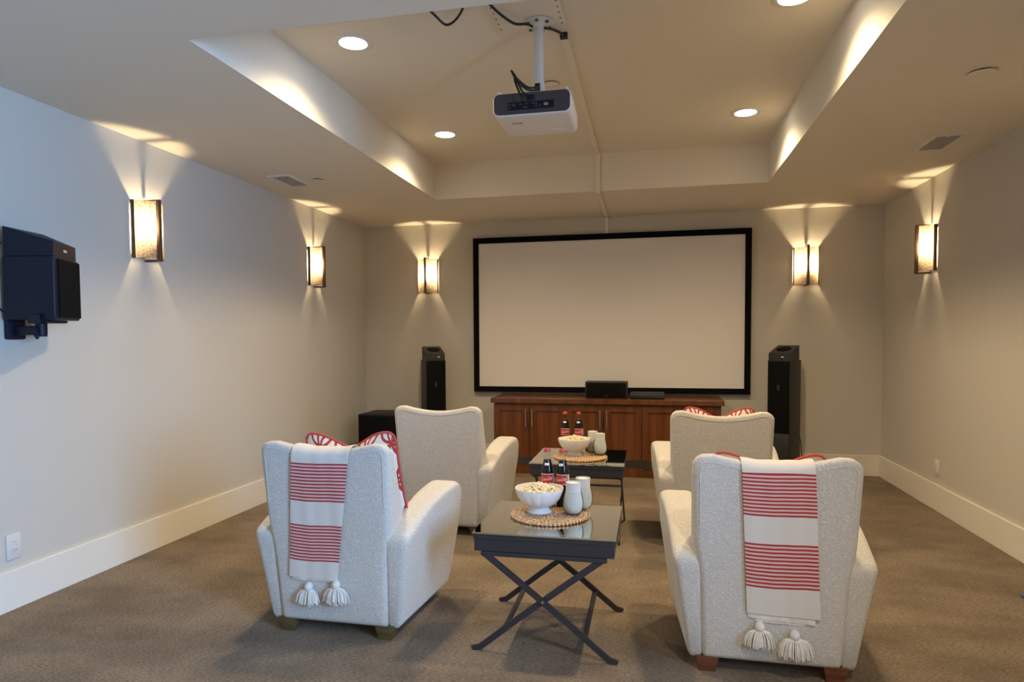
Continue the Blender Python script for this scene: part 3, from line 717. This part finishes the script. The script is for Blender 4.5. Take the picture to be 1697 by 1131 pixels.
chD = dup(chA, (.405, 3.93, 0), 0, 'cream sherpa armchair at far right in front of the cabinet, no throw')
for ch in chB.children:
    if ch.name.startswith('leg'):
        ch.data = ch.data.copy(); ch.data.materials[0] = M['red_wood']

# ------------------------------------------------------------------ cushions
def cushion(label, loc, size, tilt, rz, front, back, chop=.05, thick_=.07, roll=0):
    t = thing('throw_pillow', label, 'cushion', loc, group='patterned cushions on the armchairs')
    n = 25
    def surf(u, v, sgn):
        a, b = 2 * u - 1, 2 * v - 1
        cr = 1 - .085 * (a * a * b * b) ** 4; x = cr * a * (1 - .06 * (1 - b * b)); z = cr * b * (1 - .06 * (1 - a * a))
        h = (max(0, 1 - a * a) ** .55) * (max(0, 1 - b * b) ** .55)
        if b > 0: z -= chop / (size / 2) * b ** 2 * math.exp(-(a / .42) ** 2)
        y = sgn * thick_ * h
        P = Vector((x * size / 2, y, z * size / 2))
        P = Matrix.Rotation(roll, 3, 'Y') @ P
        P = Matrix.Rotation(tilt, 3, 'X') @ P
        return Matrix.Rotation(rz, 3, 'Z') @ P
    MB().grid(n, n, lambda u, v: surf(u, v, -1), uvfn=lambda u, v: (u, v)).obj('rear_panel', back, t)
    MB().grid(n, n, lambda u, v: surf(u, v, 1), uvfn=lambda u, v: (u, v)).obj('front_panel', front, t)
    edge = [(i / 24, 0) for i in range(24)] + [(1, i / 24) for i in range(24)] + [(1 - i / 24, 1) for i in range(24)] + [(0, 1 - i / 24) for i in range(24)]
    tag(MB().tube([surf(u, v, 0) for u, v in edge], .0058, 8, closed=True).obj('piping', M['piping'], t), 'red piped edge')
cushion('red and white lattice cushion behind the throw of the front left armchair', (-1.272, 2.655, .642), .455, math.radians(13), math.radians(-4), M['lattice'], M['lattice'], chop=.06, roll=math.radians(-3))
cushion('cushion with red piping and plain beige back on the front right armchair', (.445, 2.645, .622), .42, math.radians(13), 0, M['lattice'], M['linen'], chop=.07)
cushion('red and white lattice cushion peeking over the far right armchair', (.405, 4.085, .646), .42, math.radians(13), 0, M['lattice'], M['lattice'], chop=.06)

# ------------------------------------------------------------------ throws
def tassel(parent, cx, z0, y0, scale, mtl, lean=0):
    R = random.Random(int(abs(cx) * 1000) + 3)
    tz = z0
    tz_ = tag(MB().lathe([(.003, .021), (.010, .018), (.0165, .010), (.0185, 0), (.016, -.010), (.010, -.016)], 18).obj('tassel', mtl, parent, loc=(cx, y0 - .016, tz)), 'cream cotton tassel')
    mb = MB()
    for k in range(150):
        a = R.random() * 2 * PI; rr = R.random() ** .5; L = .072 * R.uniform(.85, 1.08) * scale
        ex = math.cos(a) * rr * .054 * scale + lean; ey = min(.013, math.sin(a) * rr * .026)
        st = Vector((math.cos(a) * .010 * rr, math.sin(a) * .008 * rr, -.010))
        mid = Vector((ex * .86, ey * .8, -.010 - L * .36)); en = Vector((ex, ey, -.010 - L * (1 - .25 * rr)))
        mb.tube([st, (st + mid) / 2 + Vector((ex * .12, 0, .004)), mid, en], [.0024, .0026, .0026, .0022], 5)
    mb.obj('fringe', mtl, tz_)
def throw(label, chair, xt0, xt1, xb0, xb1, zb, dv, mtl, under, tassels, fold):
    cx, cy, _ = chair.location
    t = thing('throw_blanket', label, 'throw blanket', (cx, cy, 0), group='striped throws over the armchairs')
    def path_fn(off, xa, v):
        """point of the chair surface at x=xa; v = height on the rear face, beyond the crest it runs down the front"""
        zt = top_z(xa); r = .030; zc = zt - r
        th = thick(zc)
        y0 = rear_y(zc)
        if v <= zc: return (rear_y(v) - off, v)
        s = v - zc; arc = PI / 2 * r
        if s < arc:
            a = s / r; return (y0 + r - (r + off) * math.cos(a), zc + (r + off) * math.sin(a))
        s -= arc; flat = th - 2 * r
        if s < flat: return (y0 + r + s, zt + off)
        s -= flat
        if s < arc:
            a = s / r; return (y0 + th - r + (r + off) * math.sin(a), zc + (r + off) * math.cos(a))
        s -= arc; z = zc - s; return (rear_y(z) + thick(z) + off, z)
    def sheet(name, m, x0f, x1f, v0, v1, o0, o1, nu=25, nv=70, tilt=0, hem=0):
        outer, rim = MB(), None
        def pt(u, w, off):
            f = max(0, min(1, (.82 - v0 - w * (v1 - v0)) / (.82 - zb)))
            xa = (xt0 + (xb0 - xt0) * f) + u * ((xt1 + (xb1 - xt1) * f) - (xt0 + (xb0 - xt0) * f))
            xa = x0f + xa * 1.0 + (u - .5) * x1f
            v = v0 + w * (v1 - v0) + tilt * (u - .5) * (1 - w) * (1 if w < .4 else .4 / max(w, .01) * .0 + (1 - w))
            wob = .0014 * math.sin(xa * 38 + 1.3) * math.sin(v * 9) + .0009 * math.sin(xa * 90 + v * 4)
            e = min(u, 1 - u); edge = -.45 * (off - o0) * math.exp(-e * 30)
            y, z = path_fn(off + wob + edge, xa, v)
            return (xa, y, z)
        vs = []; uvs = []; fs = []
        for side, off in ((0, o1), (1, o0)):
            for j in range(nv):
                for i in range(nu):
                    u, w = i / (nu - 1), j / (nv - 1); vs.append(pt(u, w, off))
                    uvs.append((u, v0 + w * (v1 - v0) + .004 * math.sin(u * 5) * (1 - w)))
        N = nu * nv
        for j in range(nv - 1):
            for i in range(nu - 1):
                a = j * nu + i; fs.append((a, a + 1, a + nu + 1, a + nu)); fs.append((N + a, N + a + nu, N + a + nu + 1, N + a + 1))
        for i in range(nu - 1):
            fs.append((i, N + i, N + i + 1, i + 1)); b = (nv - 1) * nu + i; fs.append((b, b + 1, N + b + 1, N + b))
        for j in range(nv - 1):
            a = j * nu; fs.append((a, a + nu, N + a + nu, N + a)); b = a + nu - 1; fs.append((b, N + b, N + b + nu, b + nu))
        return MB().add(vs, fs, 0, uvs).obj(name, m, t)
    sheet('cloth', mtl, 0, 0, zb, 1.22, .0085, .0125, tilt=fold)
    for k, (a, b, z, tl) in enumerate(under):
        sheet('under_fold', M['cotton'], a, b, z, .6, .0052 - .0030 * k, .0078 - .0030 * k, nv=30, tilt=tl)
    for x, z, s, ln in tassels: tassel(t, x, z, rear_y(z), s, M['cotton'], ln)
throw('cream throw with rose red stripes over the front left armchair', chA, -.131, .125, -.182, .037, .258, 0, M['throw_a'], ((0, -.02, .248, 0),), ((-.093, .222, 1.05, -.004), (.033, .240, 1.12, .0)), -.008)
throw('cream throw with red stripes over the front right armchair', chB, -.120, .124, -.090, .160, .254, 0, M['throw_b'], ((-.006, -.02, .232, -.012), (-.01, -.08, .222, -.006)), ((-.046, .208, 1.05, 0), (.074, .186, 1.22, .004)), -.006)

# ------------------------------------------------------------------ coffee tables
def bar_path(pts, wd):
    P = [Vector(p) for p in pts]; L = []; Rr = []
    for i in range(len(P)):
        d = (P[min(i + 1, len(P) - 1)] - P[max(i - 1, 0)]).normalized(); nrm = Vector((-d.y, d.x))
        L.append(P[i] + nrm * wd / 2); Rr.append(P[i] - nrm * wd / 2)
    return [tuple(p) for p in L + Rr[::-1]]
def make_table(label, loc, rz, lx, wy, ly):
    """lx: size along the crossed legs, wy: the other side, ly: half spacing of the leg frames"""
    t = thing('tray_table', label, 'coffee table', loc, rz, group='coffee tables between the armchairs')
    a, b = lx / 2, wy / 2
    gt = MB().box((-a, -b, .4815), (a, b, .488), .001).obj('glass_top', [M['tabletop']], t, smooth=False); tag(gt, 'smoky reflective glass top')
    MB().box((-a + .001, -b + .001, .4775), (a - .001, b - .001, .4814)).obj('glass_edge', M['glass_edge'], t, smooth=False)
    MB().box((-a + .003, -b + .003, .460), (a - .003, b - .003, .4774), .002).obj('top_frame', M['tableframe'], t, smooth=False)
    dr = MB().box((-a + .007, -b + .006, .411), (a - .007, b - .006, .4598), .002).obj('tray_box', M['tableframe'], t, smooth=False)
    ap = a - .035
    for s in (-1, 1):
        MB().box((-ap, s * ly - .010, .394), (ap, s * ly + .010, .4108), .002).obj('frame_rail', M['tableframe'], t, smooth=False)
        MB().box((s * (ap - .012) - .010, -ly + .010, .396), (s * (ap - .012) + .010, ly - .010, .4108), .002).obj('frame_rail', M['tableframe'], t, smooth=False)
    k = a / .288
    pts = [(-.238 * k, .404), (-.10 * k, .300), (.10 * k, .145), (.200 * k, .064), (.232 * k, .038), (.262 * k, .014), (.296 * k, .004)]
    wl = .024
    for s in (-1, 1):
        for q in (1, -1):
            poly = bar_path([(q * x, z) for x, z in pts], wl); poly = [(x, max(z, 0)) for x, z in poly]
            y0 = s * ly + (0 if q == s else -.011 * 1) if s < 0 else s * ly + (0 if q == s else .011) - .011
            lg = MB().prism(poly, 'y', y0 - .0005, y0 + .0095).obj('leg', M['tableframe'], t, smooth=False)
        mb = MB(); mb.lathe([(.006, -.002), (.006, .002)], 12); mb.v = [(v[0], s * (ly + .012) + v[2], v[1] + .223) for v in mb.v]; mb.obj('rivet', M['nickel'], t)
    for s in (-1, 1):
        x = s * .165 * k
        MB().box((x - .011, -ly + .008, .082), (x + .011, ly - .008, .088)).obj('stretcher', M['tableframe'], t, smooth=False)
    return t
T1 = make_table('near coffee table with smoky glass top and crossed dark metal legs', (-.410, 2.735, 0), 0, .572, .515, .247)
T2 = make_table('far coffee table with smoky glass top, in front of the cabinets', (-.443, 4.232, 0), PI / 2, .570, .586, .268)
MB().tube([(.10, -.27, .345 - .05), (.10, .27, .345 - .05)], .007, 8).obj('cross_bar', M['tableframe'], T2)
for o in T2.children:
    if o.name.startswith('cross_bar'): o.location = (-.30, 0, .05)
TT = .488

# ------------------------------------------------------------------ table settings
def make_mat():
    mb = MB(); R = random.Random(5)
    bm = bmesh.new(); bmesh.ops.create_uvsphere(bm, u_segments=8, v_segments=5, radius=1); bm.verts.index_update()
    sv = [v.co.copy() for v in bm.verts]; sf = [[v.index for v in f.verts] for f in bm.faces]; bm.free()
    def lump(c, ang, l, wd, h):
        ca, sa = math.cos(ang), math.sin(ang)
        mb.add([(c[0] + ca * v.x * l - sa * v.y * wd, c[1] + sa * v.x * l + ca * v.y * wd, c[2] + v.z * h) for v in sv], sf)
    mb.lathe([(.164, .0005), (.166, .002), (.160, .004), (.001, .004)], 48, mi=1)
    for ring in range(8):
        r = .010 + ring * .0218; n = max(4, int(2 * PI * r / .0165))
        for i in range(n):
            a = 2 * PI * i / n + ring * .3
            for s in (-1, 1):
                rr = r + s * .0052
                lump((rr * math.cos(a + s * .2 * .008 / max(r, .02)), rr * math.sin(a + s * .2 * .008 / max(r, .02)), .0072 + R.uniform(-.0008, .0008)), a + PI / 2 + s * .62, .0112, .0050, .0060)
    return mb
t = tag(make_mat().obj('placemat', [M['grass'], M['grass_dark']], loc=(-.425, 2.775, TT)), 'round woven seagrass placemat on the near coffee table', 'placemat', 'woven placemats')
t2 = t.copy(); COL.objects.link(t2); t2.location = (-.440, 4.185, TT); t2['label'] = 'round woven seagrass placemat on the far coffee table'
MT = TT + .0125

def make_bowl():
    t = thing('popcorn_bowl', '', 'bowl', group='white popcorn bowls')
    prof = [(.001, .006), (.040, .006), (.048, .001), (.054, .0), (.056, .004), (.050, .012), (.042, .020), (.041, .024), (.056, .030), (.078, .045), (.094, .066), (.103, .088), (.107, .105), (.1065, .1075), (.103, .1065), (.099, .088), (.090, .068), (.074, .048), (.050, .034), (.001, .030)]
    def rad(q, r, z):
        if .026 < z < .10 and r > .05: return r * (1 + .036 * abs(math.sin(q * 7)) - .028)
        return r
    MB().lathe(prof, 168, rad=rad, cap=False).obj('bowl', M['bowl'], t)
    return t
b1 = make_bowl(); b1.location = (-.474, 2.785, MT); b1['label'] = 'white porcelain footed bowl of popcorn on the near table'
b2 = dup(b1, (-.483, 4.215, MT), 0, 'white porcelain footed bowl of popcorn on the far table')
def popcorn_mb():
    mb = MB(); R = random.Random(11)
    bm = bmesh.new(); bmesh.ops.create_icosphere(bm, subdivisions=1, radius=1); bm.verts.index_update()
    sv = [v.co.copy() for v in bm.verts]; sf = [[v.index for v in f.verts] for f in bm.faces]; bm.free()
    for k in range(460):
        a = R.random() * 2 * PI; rr = R.random() ** .5 * .089
        z = .086 + .036 * (1 - (rr / .09) ** 1.3) + R.uniform(-.004, .006)
        c = Vector((rr * math.cos(a), rr * math.sin(a), z))
        for j in range(3):
            d = Vector((R.uniform(-1, 1), R.uniform(-1, 1), R.uniform(-.6, 1))) * .0042; r = R.uniform(.0032, .0052)
            mb.add([tuple(c + d + v * r * (1 + .25 * math.sin(v.x * 5 + k))) for v in sv], sf)
    return mb
pc = tag(popcorn_mb().obj('popcorn', M['popcorn'], loc=b1.location, sharp=100), 'heap of popcorn in the near white bowl', 'popcorn', kind='stuff')
p2 = pc.copy(); COL.objects.link(p2); p2.location = b2.location; p2['label'] = 'heap of popcorn in the far white bowl'

def make_tumbler():
    prof = [(.001, .003), (.028, .003), (.036, .010), (.0435, .026), (.046, .045), (.0445, .066), (.040, .086), (.0355, .102), (.0345, .103), (.0385, .086), (.0425, .066), (.044, .045), (.0415, .026), (.034, .013), (.026, .008), (.001, .0075)]
    return MB().lathe(prof, 40, cap=False).obj('tumbler', M['tumbler'])
tum = tag(make_tumbler(), 'stemless glass tumbler at the front of the near placemat', 'glass', 'stemless tumblers')
tum.location = (-.322, 2.765, MT)
def paper_roll():
    mb = MB(); n = 96
    def rad(q, r, z): return r * (.985 + .015 * math.cos(q * 24 + .8 * math.sin(z * 60)))
    mb.lathe([(.024, .009), (.033, .016), (.0395, .028), (.0418, .045), (.0402, .066), (.0362, .086), (.0322, .102), (.0318, .115), (.0325, .142), (.030, .1425), (.0295, .13)], n, rad=rad)
    for k, (vs) in enumerate(mb.f):
        j = vs[0] % n; mb.m[k] = 1 if (j // 2) % 2 == 0 else 0
    mb.lathe([(.023, .02), (.023, .139)], 24)
    return mb
pr = tag(paper_roll().obj('paper_roll', [M['paper'], M['paper_grey']]), 'roll of pale striped paper standing in the front tumbler of the near table', 'paper roll', 'striped paper rolls')
pr.location = tum.location
for x, y, lb, lb2 in ((-.290, 2.862, 'stemless glass tumbler behind the other tumbler on the near placemat', 'roll of pale striped paper standing in the rear tumbler of the near table'),
                      (-.317, 4.235, 'stemless glass tumbler at the right front of the far placemat', 'roll of pale striped paper standing in the right tumbler of the far table'),
                      (-.372, 4.325, 'stemless glass tumbler half hidden behind the far popcorn bowl', 'roll of pale striped paper standing in the tumbler behind the far popcorn bowl')):
    o = tum.copy(); COL.objects.link(o); o.location = (x, y, MT); o['label'] = lb
    o = pr.copy(); COL.objects.link(o); o.location = (x, y, MT); o['label'] = lb2

def make_bottle():
    t = thing('cola_bottle', '', 'bottle', group='cola bottles')
    gl = [(.001, .002), (.024, .001), (.0280, .006), (.0290, .02), (.0290, .165), (.0275, .178), (.0235, .197), (.0185, .215), (.0155, .230), (.0135, .247), (.0130, .255), (.0140, .257), (.0140, .262), (.0125, .263)]
    MB().lathe(gl, 32, cap=False).obj('glass_body', M['glass'], t)
    lq = [(.001, .006), (.0255, .007), (.0275, .020), (.0275, .165), (.0260, .178), (.0220, .197), (.0170, .215), (.0152, .222), (.001, .222)]
    tag(MB().lathe(lq, 32, cap=False).obj('cola', M['cola'], t), 'dark brown drink')
    cp = [(.001, .272), (.0125, .272), (.0148, .268), (.0162, .258), (.0160, .2565)]
    tag(MB().lathe(cp, 42, cap=False, rad=lambda q, r, z: r * (1 + .03 * math.cos(q * 21)) if z < .266 else r).obj('cap', M['cap_red'], t), 'red crown cap')
    def wrap(x, z, r): a = -PI / 2 + x / r; return (r * math.cos(a), r * math.sin(a), z)
    def patch(x0, x1, z0, z1, r): return MB().grid(17, 2, lambda u, v: wrap(x0 + (x1 - x0) * u, z0 + (z1 - z0) * v, r))
    lbp = patch(-.033, .033, .113, .160, .0293).obj('label', M['label_white'], t); tag(lbp, 'red and white paper label')
    patch(-.031, .031, .1155, .1575, .0295).obj('label_field', M['label_red'], lbp)
    patch(.036, .056, .115, .158, .0293).obj('side_label', M['label_white'], t)
    vs, fs = text_mesh('Coca-Cola', .0125, shear=.25, bold=.008)
    MB().add([wrap(x * .70, .1365 + z * 1.15 + x * .10, .0298) for x, z in vs], fs).obj('lettering', M['label_white'], lbp, smooth=False)
    def nr(z): return .0240 - (z - .197) * .285 + .0004
    nl = MB().grid(9, 2, lambda u, v: wrap(-.011 + .022 * u, .198 + .011 * v, nr(.198 + .011 * v) + .0006)).obj('neck_label', M['label_white'], t)
    return t
bt = make_bottle()
for i, (x, y, z, rz, lb) in enumerate(((-.457, 2.912, TT, .05, 'cola bottle directly behind the near popcorn bowl, left of the pair'),
                                       (-.386, 2.905, TT, -.22, 'cola bottle behind the near tumblers, right of the pair'),
                                       (-.568, 4.41, TT, .0, 'cola bottle behind the far popcorn bowl, left of the pair'),
                                       (-.474, 4.41, TT, -.05, 'cola bottle behind the far popcorn bowl, right of the pair'))):
    o = bt if i == 0 else dup(bt, (0, 0, 0))
    o.location = (x, y, z + .0002); o.rotation_euler = (0, 0, rz); o['label'] = lb
tag(MB().box((1.758, 3.50, 0), (1.80, 3.53, .014), .006).obj('toy_block', M['blue']), 'tiny blue object on the carpet at the right edge', 'toy')
